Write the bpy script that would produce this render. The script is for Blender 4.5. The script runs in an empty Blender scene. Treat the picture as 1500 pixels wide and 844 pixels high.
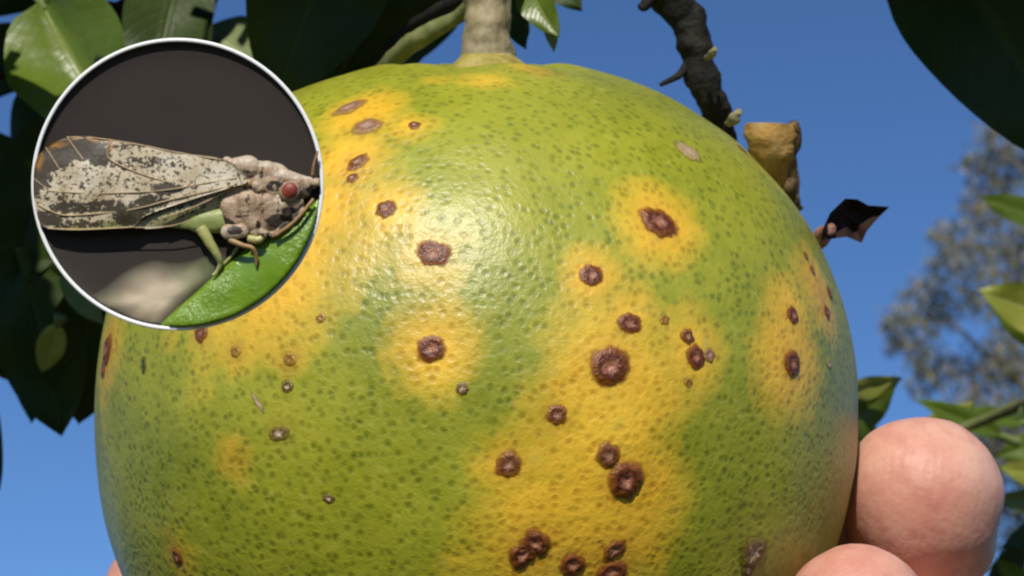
import bpy, bmesh, math, random
import numpy as np
from mathutils import Vector, Matrix, noise
from mathutils.bvhtree import BVHTree

random.seed(7)
SC = bpy.context.scene
COL = SC.collection

# ------------------------------------------------------------------ camera, sky, sun, exposure
PITCH = math.radians(20.0)
CAM = Vector((0.0, 0.0, 1.55))
FPX = 3111.0                       # focal length in pixels of a 1500 px wide frame
RIGHT = Vector((1, 0, 0))
FWD = Vector((0, math.cos(PITCH), math.sin(PITCH)))
UP = Vector((0, -math.sin(PITCH), math.cos(PITCH)))
BACK = -FWD

cam_data = bpy.data.cameras.new('camera')
cam_data.sensor_width = 36.0
cam_data.lens = 36.0 * FPX / 1500.0
cam_data.clip_start = 0.005
cam_data.clip_end = 5000.0
cam_data.dof.use_dof = True
cam_data.dof.focus_distance = 0.188
cam_data.dof.aperture_fstop = 82.0
cam = bpy.data.objects.new('camera', cam_data)
COL.objects.link(cam)
cam.location = CAM
cam.rotation_euler = (math.pi / 2 + PITCH, 0, 0)
SC.camera = cam

SUN_LOCAL = Vector((-0.12, 0.815, 0.565)).normalized()      # towards the sun: right, up, back
SUN_DIR = (RIGHT * SUN_LOCAL.x + UP * SUN_LOCAL.y + BACK * SUN_LOCAL.z).normalized()
sun_el = math.asin(SUN_DIR.z)
sun_az = math.atan2(SUN_DIR.x, SUN_DIR.y)

world = bpy.data.worlds.new('World')
SC.world = world
world.use_nodes = True
wn = world.node_tree
wn.nodes.clear()
sky = wn.nodes.new('ShaderNodeTexSky')
sky.sky_type = 'NISHITA'
sky.sun_disc = False
sky.sun_elevation = sun_el
sky.sun_rotation = sun_az
sky.altitude = 300.0
sky.air_density = 0.9
sky.dust_density = 0.0
sky.ozone_density = 10.0
bg = wn.nodes.new('ShaderNodeBackground')
bg.inputs['Strength'].default_value = 0.100
wo = wn.nodes.new('ShaderNodeOutputWorld')
wn.links.new(sky.outputs[0], bg.inputs[0])
wn.links.new(bg.outputs[0], wo.inputs[0])

sun_data = bpy.data.lights.new('sun', 'SUN')
sun_data.energy = 4.5
sun_data.angle = math.radians(0.6)
sun_data.color = (1.0, 0.93, 0.82)
sun = bpy.data.objects.new('sun', sun_data)
COL.objects.link(sun)
sun.location = CAM + SUN_DIR * 5
sun.rotation_euler = SUN_DIR.to_track_quat('Z', 'Y').to_euler()

SC.view_settings.view_transform = 'Standard'
SC.view_settings.look = 'None'
SC.view_settings.exposure = 0.10
SC.view_settings.gamma = 1.0
SC.view_settings.use_curve_mapping = False


# ------------------------------------------------------------------ helpers
def P(px, py, d):
    """World point seen at photo pixel (px, py), d metres along the viewing axis."""
    return CAM + FWD * d + RIGHT * ((px - 750.0) / FPX * d) + UP * ((422.0 - py) / FPX * d)


D0 = 0.25                           # distance to the fruit's centre
FC = P(697, 612, D0)                # fruit centre
S0 = D0 / FPX                       # metres per pixel there


def F(x, y, z):
    """Point relative to the fruit's centre, in photo pixels: right, up, towards the camera."""
    return FC + RIGHT * (x * S0) + UP * (y * S0) + BACK * (z * S0)


def link_mesh(name, verts, faces, mats, parent=None, smooth=True, mat_idx=None):
    me = bpy.data.meshes.new(name)
    me.from_pydata([tuple(v) for v in verts], [], faces)
    if not isinstance(mats, (list, tuple)):
        mats = [mats]
    for m in mats:
        me.materials.append(m)
    if smooth:
        me.polygons.foreach_set('use_smooth', [True] * len(me.polygons))
    if mat_idx is not None:
        me.polygons.foreach_set('material_index', mat_idx)
    me.update()
    o = bpy.data.objects.new(name, me)
    COL.objects.link(o)
    if parent is not None:
        o.parent = parent
        o.matrix_parent_inverse = Matrix.Translation(parent.location).inverted()
    return o


def empty(name, loc, label, cat, group=None):
    e = bpy.data.objects.new(name, None)
    e.location = loc
    COL.objects.link(e)
    tag(e, label, cat, group)
    return e


def tag(o, label, cat, group=None, kind=None):
    o['label'] = label
    o['category'] = cat
    if group:
        o['group'] = group
    if kind:
        o['kind'] = kind


def float_attr(o, name, vals):
    a = o.data.attributes.new(name, 'FLOAT', 'POINT')
    a.data.foreach_set('value', np.asarray(vals, dtype=np.float32))


def fbm(v, s, o=3):
    return noise.fractal(Vector(v) * s, 1.0, 2.0, o)


def tube_geo(pts, radii, seg=14, rough=0.0, rs=300.0, caps=True, sub=6, flat=1.0, seed=0.0):
    """Swept tube through pts (Catmull-Rom), uneven radius; returns verts, faces."""
    pts = [Vector(p) for p in pts]
    n = len(pts)
    path, rad = [], []
    for i in range(n - 1):
        p0, p1, p2, p3 = pts[max(i - 1, 0)], pts[i], pts[i + 1], pts[min(i + 2, n - 1)]
        for k in range(sub):
            t = k / sub
            t2, t3 = t * t, t * t * t
            path.append(0.5 * ((2 * p1) + (p2 - p0) * t + (2 * p0 - 5 * p1 + 4 * p2 - p3) * t2
                               + (3 * p1 - p0 - 3 * p2 + p3) * t3))
            rad.append(radii[i] * (1 - t) + radii[i + 1] * t)
    path.append(pts[-1])
    rad.append(radii[-1])
    verts, faces = [], []
    m = len(path)
    ref = Vector((0.31, 0.17, 0.93))
    for i in range(m):
        d = (path[min(i + 1, m - 1)] - path[max(i - 1, 0)]).normalized()
        a = d.cross(ref)
        if a.length < 0.1:
            a = d.cross(Vector((1, 0, 0)))
        a.normalize()
        b = d.cross(a)
        for j in range(seg):
            th = 2 * math.pi * j / seg
            q = a * math.cos(th) + b * math.sin(th) * flat
            r = rad[i]
            if rough:
                r *= 1 + rough * noise.fractal((path[i] + q * r) * rs + Vector((seed, 0, 0)), 1.0, 2.0, 3)
            verts.append(path[i] + q * r)
    for i in range(m - 1):
        for j in range(seg):
            j2 = (j + 1) % seg
            faces.append((i * seg + j, i * seg + j2, (i + 1) * seg + j2, (i + 1) * seg + j))
    if caps:
        verts.append(path[0])
        verts.append(path[-1])
        c0, c1 = len(verts) - 2, len(verts) - 1
        for j in range(seg):
            j2 = (j + 1) % seg
            faces.append((c0, j2, j))
            faces.append((c1, (m - 1) * seg + j, (m - 1) * seg + j2))
    return verts, faces


def tube(name, pts, radii, mat, parent=None, **kw):
    v, f = tube_geo(pts, radii, **kw)
    return link_mesh(name, v, f, mat, parent)


# ------------------------------------------------------------------ materials
class NT:
    def __init__(self, name):
        self.m = bpy.data.materials.new(name)
        self.m.use_nodes = True
        self.t = self.m.node_tree
        self.b = self.t.nodes['Principled BSDF']
        self.out = self.t.nodes['Material Output']

    def n(self, typ, **kw):
        nd = self.t.nodes.new('ShaderNode' + typ)
        for k, v in kw.items():
            setattr(nd, k, v)
        return nd

    def l(self, a, b):
        self.t.links.new(a, b)

    def set(self, **kw):
        for k, v in kw.items():
            self.b.inputs[k.replace('_', ' ')].default_value = v

    def coord(self):
        return self.n('TexCoord').outputs['Object']

    def noise(self, scale, detail=4, rough=0.55, vec=None, dist=0.0):
        nd = self.n('TexNoise')
        nd.inputs['Scale'].default_value = scale
        nd.inputs['Detail'].default_value = detail
        nd.inputs['Roughness'].default_value = rough
        nd.inputs['Distortion'].default_value = dist
        self.l(vec if vec is not None else self.coord(), nd.inputs['Vector'])
        return nd.outputs['Fac']

    def ramp(self, fac, stops):
        r = self.n('ValToRGB')
        el = r.color_ramp.elements
        while len(el) < len(stops):
            el.new(0.5)
        for e, (p, c) in zip(el, stops):
            e.position = p
            e.color = (c, c, c, 1) if not isinstance(c, (tuple, list)) else (*c, 1)
        self.l(fac, r.inputs[0])
        return r.outputs[0]

    def mix(self, fac, a, b, blend='MIX'):
        m = self.n('Mix', data_type='RGBA', blend_type=blend)
        for v, i in ((fac, 0), (a, 6), (b, 7)):
            if isinstance(v, (int, float)):
                m.inputs[i].default_value = v
            elif isinstance(v, tuple):
                m.inputs[i].default_value = (*v, 1)
            else:
                self.l(v, m.inputs[i])
        return m.outputs[2]

    def math(self, op, a, b=None, clamp=False):
        m = self.n('Math', operation=op)
        m.use_clamp = clamp
        for v, i in ((a, 0), (b, 1)):
            if v is None:
                continue
            if isinstance(v, (int, float)):
                m.inputs[i].default_value = v
            else:
                self.l(v, m.inputs[i])
        return m.outputs[0]

    def attr(self, name):
        return self.n('Attribute', attribute_name=name).outputs['Fac']

    def bump(self, h, strength, dist):
        b = self.n('Bump')
        b.inputs['Strength'].default_value = strength
        b.inputs['Distance'].default_value = dist
        self.l(h, b.inputs['Height'])
        self.l(b.outputs[0], self.b.inputs['Normal'])
        return b.outputs[0]

    def col(self, c):
        self.l(c, self.b.inputs['Base Color'])


def m_fruit():
    M = NT('rind')
    c = M.coord()
    # warped coordinates so that the oil glands are irregular
    v = M.n('TexVoronoi')
    v.inputs['Scale'].default_value = 980
    v.inputs['Randomness'].default_value = 1.0
    nz = M.n('TexNoise')
    nz.inputs['Scale'].default_value = 420
    M.l(c, nz.inputs['Vector'])
    ad = M.n('VectorMath', operation='MULTIPLY_ADD')
    M.l(nz.outputs['Color'], ad.inputs[0])
    ad.inputs[1].default_value = (0.0006,) * 3
    M.l(c, ad.inputs[2])
    M.l(ad.outputs[0], v.inputs['Vector'])
    sel = M.ramp(M.noise(330, 2, vec=c), [(0.30, 0.45), (0.56, 1.0)])
    pore = M.ramp(v.outputs['Distance'], [(0.02, 1.0), (0.22, 0.62), (0.50, 0.0)])
    pore_c = M.math('MULTIPLY', pore, sel)
    big = M.noise(55, 4, 0.6, c)
    mid = M.noise(260, 4, 0.6, c)
    green = M.ramp(big, [(0.30, (0.185, 0.212, 0.007)), (0.50, (0.262, 0.278, 0.010)), (0.72, (0.345, 0.332, 0.018))])
    green = M.mix(M.ramp(mid, [(0.35, 0.0), (0.75, 0.38)]), green, (0.400, 0.395, 0.040))
    # yellow halo field
    f = M.math('ADD', M.attr('halo'), M.math('MULTIPLY', M.math('SUBTRACT', M.noise(120, 5, 0.62, c), 0.5), 0.55))
    f = M.math('ADD', f, M.math('MULTIPLY', M.math('SUBTRACT', mid, 0.5), 0.45))
    f = M.math('ADD', f, M.math('MULTIPLY', M.math('SUBTRACT', M.noise(700, 3, 0.6, c), 0.5), 0.35))
    halo = M.ramp(f, [(0.20, 0.0), (0.42, 0.42), (0.78, 1.0)])
    yel = M.ramp(M.noise(90, 4, 0.6, c), [(0.3, (0.70, 0.390, 0.016)), (0.7, (0.78, 0.505, 0.038))])
    base = M.mix(halo, green, yel)
    base = M.mix(M.math('MULTIPLY', M.attr('rust'), 0.9, clamp=True), base, (0.30, 0.115, 0.020))
    dark = M.mix(halo, (0.46, 0.53, 0.26), (0.78, 0.66, 0.42))
    base = M.mix(M.math('MULTIPLY', pore_c, 1.0), base, M.mix(1.0, base, dark, 'MULTIPLY'))
    # pale waxy flecks and faint scuffs
    fl = M.ramp(M.noise(520, 3, 0.6, c), [(0.62, 0.0), (0.76, 0.5)])
    base = M.mix(fl, base, (0.40, 0.40, 0.07))
    M.col(base)
    h = M.math('SUBTRACT', M.math('MULTIPLY', M.noise(620, 4, 0.6, c), 1.0), M.math('MULTIPLY', pore_c, 0.46))
    h = M.math('ADD', h, M.math('MULTIPLY', M.noise(1700, 3, 0.55, c), 0.35))
    M.bump(h, 0.44, 0.00036)
    M.set(Roughness=0.43, Specular_IOR_Level=0.55, Subsurface_Weight=0.06, Subsurface_Scale=0.0015)
    M.b.inputs['Subsurface Radius'].default_value = (1.0, 0.7, 0.2)
    M.b.inputs['Coat Weight'].default_value = 0.22
    M.b.inputs['Coat Roughness'].default_value = 0.46
    return M.m


def m_lesion(name, centre, ring, outer, spread):
    M = NT(name)
    c = M.coord()
    t = M.attr('ring')
    t = M.math('ADD', t, M.math('MULTIPLY', M.math('SUBTRACT', M.noise(1500, 4, 0.65, c), 0.5), spread))
    col = M.ramp(t, [(0.0, centre), (0.24, tuple(0.55 * a + 0.45 * b for a, b in zip(centre, ring))),
                     (0.42, ring), (0.60, tuple(0.6 * a + 0.4 * b for a, b in zip(ring, outer))), (0.86, outer)])
    col = M.mix(M.ramp(M.noise(3200, 3, 0.6, c), [(0.50, 0.0), (0.8, 0.4)]), col, tuple(min(1, x * 1.8 + 0.02) for x in ring))
    M.col(col)
    M.bump(M.noise(2200, 4, 0.6, c), 0.6, 0.0003)
    M.set(Roughness=0.36, Specular_IOR_Level=0.45)
    # ragged margin: the corky tissue thins out into the peel
    e = M.math('ADD', M.attr('ring'), M.math('MULTIPLY', M.math('SUBTRACT', M.noise(1100, 4, 0.65, c), 0.5), 0.55))
    tp = M.n('BsdfTransparent')
    mx = M.n('MixShader')
    M.l(M.ramp(e, [(0.66, 0.0), (0.92, 1.0)]), mx.inputs[0])
    M.l(M.b.outputs[0], mx.inputs[1])
    M.l(tp.outputs[0], mx.inputs[2])
    M.l(mx.outputs[0], M.out.inputs[0])
    return M.m


def m_leaf(name, a, b, vein, trans=0.25, tcol=(0.16, 0.26, 0.02), rough=0.36):
    M = NT(name)
    c = M.coord()
    base = M.ramp(M.noise(70, 4, 0.6, c), [(0.3, a), (0.7, b)])
    base = M.mix(M.ramp(M.noise(600, 3, 0.6, c), [(0.55, 0.0), (0.85, 0.35)]), base, vein)
    # veins: midrib and slanting side veins from the blade's own coordinates
    u, w = M.attr('across'), M.attr('along')
    au = M.math('ABSOLUTE', u)
    s = M.math('SUBTRACT', M.math('MULTIPLY', w, 13.0), M.math('MULTIPLY', au, 3.4))
    s = M.math('ABSOLUTE', M.math('SUBTRACT', M.math('FRACT', s), 0.5))
    side = M.ramp(s, [(0.0, 0.16), (0.12, 0.0)])
    rib = M.ramp(au, [(0.03, 1.0), (0.10, 0.0)])
    vn = M.math('MAXIMUM', side, rib)
    base = M.mix(M.math('MULTIPLY', vn, 0.5), base, vein)
    M.col(base)
    h = M.math('ADD', M.math('MULTIPLY', vn, -0.8), M.math('MULTIPLY', M.noise(500, 3, 0.5, c), 0.6))
    nb = M.bump(h, 0.5, 0.0004)
    M.set(Roughness=rough, Specular_IOR_Level=0.5 if rough < 0.47 else 0.22)
    tr = M.n('BsdfTranslucent')
    tr.inputs['Color'].default_value = (*tcol, 1)
    M.l(nb, tr.inputs['Normal'])
    mx = M.n('MixShader')
    mx.inputs[0].default_value = trans
    M.l(M.b.outputs[0], mx.inputs[1])
    M.l(tr.outputs[0], mx.inputs[2])
    M.l(mx.outputs[0], M.out.inputs[0])
    return M.m


def m_bark(name, a, b, c3, scale=320, bump=0.0006, stretch=(1, 1, 1)):
    M = NT(name)
    mp = M.n('Mapping')
    mp.inputs['Scale'].default_value = stretch
    M.l(M.coord(), mp.inputs[0])
    c = mp.outputs[0]
    f = M.noise(scale, 6, 0.65, c, 0.4)
    col = M.ramp(f, [(0.28, a), (0.5, b), (0.72, c3)])
    col = M.mix(M.ramp(M.noise(scale * 4, 4, 0.6, c), [(0.5, 0), (0.8, 0.5)]), col, tuple(x * 0.5 for x in a))
    M.col(col)
    M.bump(M.math('ADD', f, M.math('MULTIPLY', M.noise(scale * 5, 3, 0.6, c), 0.4)), 0.7, bump)
    M.set(Roughness=0.75, Specular_IOR_Level=0.3)
    return M.m


def m_plain(name, a, b, scale, rough=0.5, bscale=None, bstr=0.3, bdist=0.0002, spec=0.4, sss=0.0):
    M = NT(name)
    c = M.coord()
    M.col(M.ramp(M.noise(scale, 5, 0.6, c), [(0.32, a), (0.68, b)]))
    if bscale:
        M.bump(M.noise(bscale, 4, 0.6, c), bstr, bdist)
    M.set(Roughness=rough, Specular_IOR_Level=spec)
    if sss:
        M.set(Subsurface_Weight=sss, Subsurface_Scale=0.002)
        M.b.inputs['Subsurface Radius'].default_value = (1, 0.4, 0.2)
    return M.m


def m_skin():
    M = NT('skin')
    c = M.coord()
    base = M.ramp(M.noise(110, 5, 0.62, c), [(0.30, (0.51, 0.205, 0.150)), (0.50, (0.59, 0.295, 0.215)), (0.72, (0.65, 0.385, 0.285))])
    base = M.mix(M.ramp(M.noise(420, 4, 0.6, c), [(0.46, 0.0), (0.78, 0.55)]), base, (0.45, 0.165, 0.125))
    M.col(base)
    # fine print ridges, strongly broken up
    w = M.n('TexWave', wave_type='RINGS', rings_direction='SPHERICAL')
    w.inputs['Scale'].default_value = 300
    w.inputs['Distortion'].default_value = 9
    w.inputs['Detail'].default_value = 2
    w.inputs['Detail Scale'].default_value = 0.6
    M.l(c, w.inputs['Vector'])
    h = M.math('ADD', M.math('MULTIPLY', w.outputs['Fac'], 0.05), M.math('MULTIPLY', M.noise(900, 4, 0.6, c), 0.6))
    h = M.math('ADD', h, M.noise(160, 3, 0.5, c))
    cr = M.n('TexVoronoi', feature='DISTANCE_TO_EDGE')
    cr.inputs['Scale'].default_value = 620
    M.l(c, cr.inputs['Vector'])
    h = M.math('SUBTRACT', h, M.ramp(cr.outputs['Distance'], [(0.0, 0.06), (0.12, 0.0)]))
    M.bump(h, 0.5, 0.0003)
    M.set(Roughness=0.5, Specular_IOR_Level=0.42, Subsurface_Weight=0.22, Subsurface_Scale=0.0025)
    M.b.inputs['Subsurface Radius'].default_value = (1.0, 0.35, 0.2)
    return M.m


def m_ground():
    M = NT('meadow_soil')
    c = M.coord()
    a = M.ramp(M.noise(0.35, 6, 0.6, c), [(0.35, (0.065, 0.085, 0.022)), (0.6, (0.16, 0.12, 0.065))])
    a = M.mix(M.ramp(M.noise(14, 5, 0.7, c), [(0.4, 0.0), (0.7, 0.7)]), a, (0.05, 0.075, 0.018))
    M.col(a)
    M.bump(M.noise(30, 5, 0.7, c), 0.8, 0.05)
    M.set(Roughness=0.95, Specular_IOR_Level=0.1)
    return M.m


RIND = m_fruit()
LES = {
    'dark': m_lesion('canker_brown', (0.40, 0.17, 0.095), (0.078, 0.015, 0.004), (0.30, 0.100, 0.010), 0.55),
    'mid': m_lesion('canker_tan', (0.36, 0.18, 0.10), (0.105, 0.030, 0.009), (0.34, 0.14, 0.012), 0.5),
    'pale': m_lesion('canker_pink', (0.42, 0.27, 0.20), (0.22, 0.105, 0.060), (0.40, 0.25, 0.035), 0.6),
    'white': m_lesion('scab_white', (0.56, 0.44, 0.28), (0.13, 0.065, 0.022), (0.20, 0.18, 0.016), 1.1),
    'scar': m_lesion('scar_beige', (0.44, 0.33, 0.22), (0.36, 0.25, 0.13), (0.26, 0.23, 0.035), 0.7),
    'faint': m_lesion('canker_faint', (0.30, 0.15, 0.022), (0.24, 0.115, 0.016), (0.40, 0.27, 0.026), 0.5),
    'speck': m_lesion('speck_green', (0.05, 0.055, 0.010), (0.05, 0.055, 0.010), (0.15, 0.16, 0.016), 0.4),
}
LEAF_UP = m_leaf('leaf_shaded_face', (0.020, 0.040, 0.005), (0.036, 0.060, 0.008), (0.055, 0.085, 0.016), 0.10, rough=0.48)  # leaf in shade: part of the shade is put into the colour
LEAF_DN = m_leaf('leaf_shaded_underside', (0.040, 0.065, 0.014), (0.060, 0.085, 0.020), (0.08, 0.11, 0.03), 0.10, rough=0.6)
LIT_UP = m_leaf('leaf_sunlit_face', (0.080, 0.135, 0.010), (0.125, 0.185, 0.014), (0.24, 0.30, 0.07), 0.28, (0.30, 0.42, 0.03))  # sunlit copy of the leaf, brighter in its colour
LIT_DN = m_leaf('leaf_sunlit_underside', (0.15, 0.20, 0.06), (0.21, 0.26, 0.09), (0.30, 0.36, 0.15), 0.28, (0.30, 0.42, 0.05), 0.55)
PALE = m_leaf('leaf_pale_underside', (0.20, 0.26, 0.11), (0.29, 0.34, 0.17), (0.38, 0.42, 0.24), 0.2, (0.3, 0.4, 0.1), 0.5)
YEL = m_leaf('leaf_yellow_green', (0.26, 0.30, 0.03), (0.42, 0.42, 0.08), (0.5, 0.5, 0.16), 0.3, (0.5, 0.5, 0.05), 0.45)
DRY = m_leaf('leaf_withered', (0.010, 0.006, 0.006), (0.030, 0.014, 0.010), (0.12, 0.055, 0.02), 0.04, (0.1, 0.03, 0.01), 0.7)
STEM = m_bark('stalk_bark', (0.15, 0.125, 0.055), (0.26, 0.215, 0.115), (0.38, 0.32, 0.21), 260, 0.0007, (1, 1, 0.35))
TWIG_G = m_bark('twig_green_bark', (0.085, 0.10, 0.030), (0.15, 0.165, 0.055), (0.24, 0.22, 0.10), 300, 0.0004)
TWIG_D = m_bark('twig_dead_bark', (0.005, 0.0045, 0.0035), (0.010, 0.009, 0.006), (0.024, 0.021, 0.012), 260, 0.001)
TRUNK = m_bark('trunk_bark', (0.07, 0.055, 0.04), (0.13, 0.105, 0.08), (0.20, 0.17, 0.13), 40, 0.006)
SKIN = m_skin()
NAIL = m_plain('nail', (0.60, 0.36, 0.29), (0.68, 0.46, 0.38), 200, 0.3, 900, 0.1, 0.0001, 0.5, 0.1)

# ------------------------------------------------------------------ the ground
g = 3000.0
N = 40
gv, gf = [], []
for i in range(N + 1):
    for j in range(N + 1):
        sx = (i / N * 2 - 1)
        sy = (j / N * 2 - 1)
        x, y = g * sx * abs(sx) ** 1.5, g * sy * abs(sy) ** 1.5
        gv.append((x, y, 0.10 * fbm((x, y, 0), 0.08)))
for i in range(N):
    for j in range(N):
        a = i * (N + 1) + j
        gf.append((a, a + N + 1, a + N + 2, a + 1))
ground = link_mesh('ground', gv, gf, m_ground())
ground['kind'] = 'structure'


# ------------------------------------------------------------------ the fruit
FR = 0.0443
FB_TOP, FB_BOT = 0.952, 0.945
TILT = math.radians(5.0)
AX = (UP * math.cos(TILT) + BACK * math.sin(TILT)).normalized()
AZ = RIGHT.cross(AX).normalized()            # towards the camera


def fruit_point(phi, lam):
    """phi: -pi/2 (bottom) .. pi/2 (top); lam around; local right/axis/front, metres."""
    e = 2.20 if phi > 0 else 2.12
    b = (FB_TOP if phi > 0 else FB_BOT) * FR
    c, s = math.cos(phi), math.sin(phi)
    k = (abs(c) ** e + abs(s) ** e) ** (-1.0 / e)
    r, h = FR * c * k, b * s * k
    d = max(0.0, 1 - r / (0.26 * FR))
    if phi > 0:
        h -= 0.055 * FR * d * d * (3 - 2 * d)
    x, z = r * math.cos(lam), r * math.sin(lam)
    q = Vector((x, h, z))
    bumpy = 0.008 * noise.noise(q * 55 + Vector((3, 1, 7))) + 0.0035 * noise.noise(q * 140)
    if phi > 0:   # faint shoulder ribs near the stalk
        bumpy += 0.006 * math.sin(lam * 6 + 0.6) * max(0, 1 - abs(r / FR - 0.22) / 0.2)
    return q * (1 + bumpy)


NU, NV = 420, 280
fv = []
for j in range(NV + 1):
    phi = -math.pi / 2 + math.pi * j / NV
    if j in (0, NV):
        fv.append(fruit_point(phi, 0.0))
        continue
    for i in range(NU):
        fv.append(fruit_point(phi, 2 * math.pi * i / NU))
ff = []


def fi(j, i):
    return 0 if j == 0 else (len(fv) - 1 if j == NV else 1 + (j - 1) * NU + (i % NU))


for j in range(NV):
    for i in range(NU):
        if j == 0:
            ff.append((0, fi(1, i), fi(1, i + 1)))
        elif j == NV - 1:
            ff.append((fi(j, i), len(fv) - 1, fi(j, i + 1)))
        else:
            ff.append((fi(j, i), fi(j + 1, i), fi(j + 1, i + 1), fi(j, i + 1)))
ff = [tuple(reversed(f)) if False else f for f in ff]
FRW = [RIGHT * v.x + AX * v.y + AZ * v.z for v in fv]          # relative to the centre, world axes
fruit = link_mesh('citrus_fruit', FRW, ff, RIND)
fruit.location = FC
tag(fruit, 'large green citrus fruit with yellow blotches and brown canker spots, held in fingers', 'fruit')
bm = bmesh.new()
bm.from_mesh(fruit.data)
bmesh.ops.recalc_face_normals(bm, faces=bm.faces)
bm.to_mesh(fruit.data)
bm.free()
BVH = BVHTree.FromPolygons([v + FC for v in FRW], ff)


def on_fruit(px, py):
    for k in range(60):                      # walk towards the middle if the ray just misses
        d = (P(px, py, 1.0) - CAM).normalized()
        loc, nor, idx, dist = BVH.ray_cast(CAM, d)
        if loc is not None:
            out = (loc - FC).normalized()
            return loc, (nor if nor.dot(out) > 0 else -nor)
        px += (697 - px) * 0.008
        py += (612 - py) * 0.008
    raise RuntimeError('off fruit')


YP = [  # pixel x, y, radius, weight of each yellow blotch
    (530, 165, 82, 1.0), (600, 185, 55, .8), (505, 235, 85, 1.0), (470, 310, 95, 1.0), (440, 390, 95, 1.0), (375, 440, 85, 1.0),
    (320, 480, 75, .8), (420, 470, 80, .75), (566, 308, 66, .9), (545, 380, 60, .3), (625, 372, 75, .7), (500, 420, 75, .45), (250, 490, 50, .5),
    (632, 512, 80, 1.0), (690, 470, 45, .35), (964, 327, 80, 1.2), (866, 404, 58, .95), (922, 470, 72, .9), (885, 535, 95, 1.1),
    (1010, 510, 78, 1.0), (965, 570, 75, .9), (845, 600, 85, .95), (890, 655, 110, 1.15), (930, 715, 100, 1.1), (745, 684, 66, .85),
    (800, 740, 80, .85), (780, 800, 95, 1.0), (860, 820, 105, 1.1), (935, 790, 85, .9), (820, 460, 48, .45), (1158, 530, 100, 1.15),
    (1155, 455, 75, 1.0), (1200, 430, 90, 1.0), (1190, 385, 50, .7), (1180, 600, 60, .55), (158, 515, 90, .9), (150, 590, 50, .5),
    (770, 98, 62, .6), (710, 118, 60, .55), (640, 118, 55, .35), (340, 670, 52, .5), (262, 812, 62, .6), (345, 515, 45, .6), (425, 527, 45, .6), (676, 820, 60, .5),
    (1140, 260, 50, .5), (410, 600, 60, .35), (560, 560, 50, .3), (1060, 400, 45, .25), (760, 585, 50, .35), (690, 760, 60, .4), (300, 580, 60, .3),
]
RP = [(512, 160, 30, .35), (535, 186, 34, .3), (522, 240, 30, .35), (964, 326, 38, .35), (776, 806, 44, .5), (838, 828, 34, .4), (898, 820, 46, .45),
      (915, 700, 42, .4), (892, 537, 42, .35), (1160, 533, 32, .35), (1160, 462, 26, .3), (1205, 440, 40, .35), (158, 515, 46, .45), (790, 104, 40, .35), (1105, 215, 36, .35),
      (345, 515, 20, .5), (425, 527, 22, .5), (295, 488, 24, .5), (345, 672, 34, .3), (258, 815, 30, .45), (408, 634, 26, .3), (745, 682, 30, .3), (816, 608, 26, .3), (1195, 345, 34, .5)]
VA = np.array([tuple(v + FC) for v in FRW])
halo = np.zeros(len(VA))
rust = np.zeros(len(VA))
for (lst, arr) in ((YP, halo), (RP, rust)):
    for (px, py, r, w) in lst:
        loc, nor = on_fruit(px, py)
        d = np.linalg.norm(VA - np.array(loc), axis=1) / (r * 1.02 * S0)
        np.maximum(arr, w * np.clip(1.15 - d, 0, 1), out=arr)
# soft sum so that neighbouring blotches run together
halo_sum = np.zeros(len(VA))
for (px, py, r, w) in YP:
    loc, nor = on_fruit(px, py)
    d = np.linalg.norm(VA - np.array(loc), axis=1) / (r * 1.0 * S0)
    halo_sum += w * np.exp(-d * d * 1.7) * 0.36
float_attr(fruit, 'halo', np.clip(np.maximum(halo * 0.85, halo_sum), 0, 1.2))
float_attr(fruit, 'rust', np.clip(rust, 0, 1))


def lesion(px, py, r, style, stretch=1.0, ang=0.0, height=0.2):
    loc, nor = on_fruit(px, py)
    t1 = RIGHT - nor * RIGHT.dot(nor)
    t1.normalize()
    t2 = nor.cross(t1)
    ca, sa = math.cos(ang), math.sin(ang)
    t1, t2 = t1 * ca + t2 * sa, t2 * ca - t1 * sa
    R = r * 1.24 * D0 * 0.88 / FPX
    nr, na = 12, 36
    vs, fs, ring = [], [], []
    sd = Vector((px * 0.13, py * 0.17, 3.0))

    def put(t, a):
        wob = 1 + 0.22 * noise.noise(Vector((math.cos(a), math.sin(a), 0)) * 1.5 + sd) + 0.07 * noise.noise(Vector((math.cos(a), math.sin(a), 0)) * 4 + sd)
        u, w = math.cos(a) * R * t * wob * stretch, math.sin(a) * R * t * wob / stretch
        q = loc + t1 * u + t2 * w
        hit = BVH.ray_cast(q + nor * 0.012, -nor)
        base = hit[0] if hit[0] is not None else q - nor * 0.002
        if t < 0.3:
            h = 0.55 - 0.25 * math.cos(t / 0.3 * math.pi)
        elif t < 0.55:
            h = 0.85 + 0.15 * math.cos((t - 0.45) / 0.15)
        else:
            h = max(0.0, 1 - ((t - 0.55) / 0.45)) ** 1.7
        h *= 1 + 0.45 * noise.noise(Vector((u, w, 0)) * 2100 + sd)
        vs.append(base + nor * (R * height * 0.62 * h + 0.00003) - FC)
        ring.append(t)

    put(0.0, 0.0)
    for k in range(1, nr + 1):
        for j in range(na):
            put(k / nr, 2 * math.pi * j / na)
    for j in range(na):
        fs.append((0, 1 + j, 1 + (j + 1) % na))
    for k in range(nr - 1):
        for j in range(na):
            a, b = 1 + k * na + j, 1 + k * na + (j + 1) % na
            fs.append((a, a + na, b + na, b))
    o = link_mesh('canker_spot', vs, fs, LES[style])
    o.parent = fruit
    float_attr(o, 'ring', ring)
    return o


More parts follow.
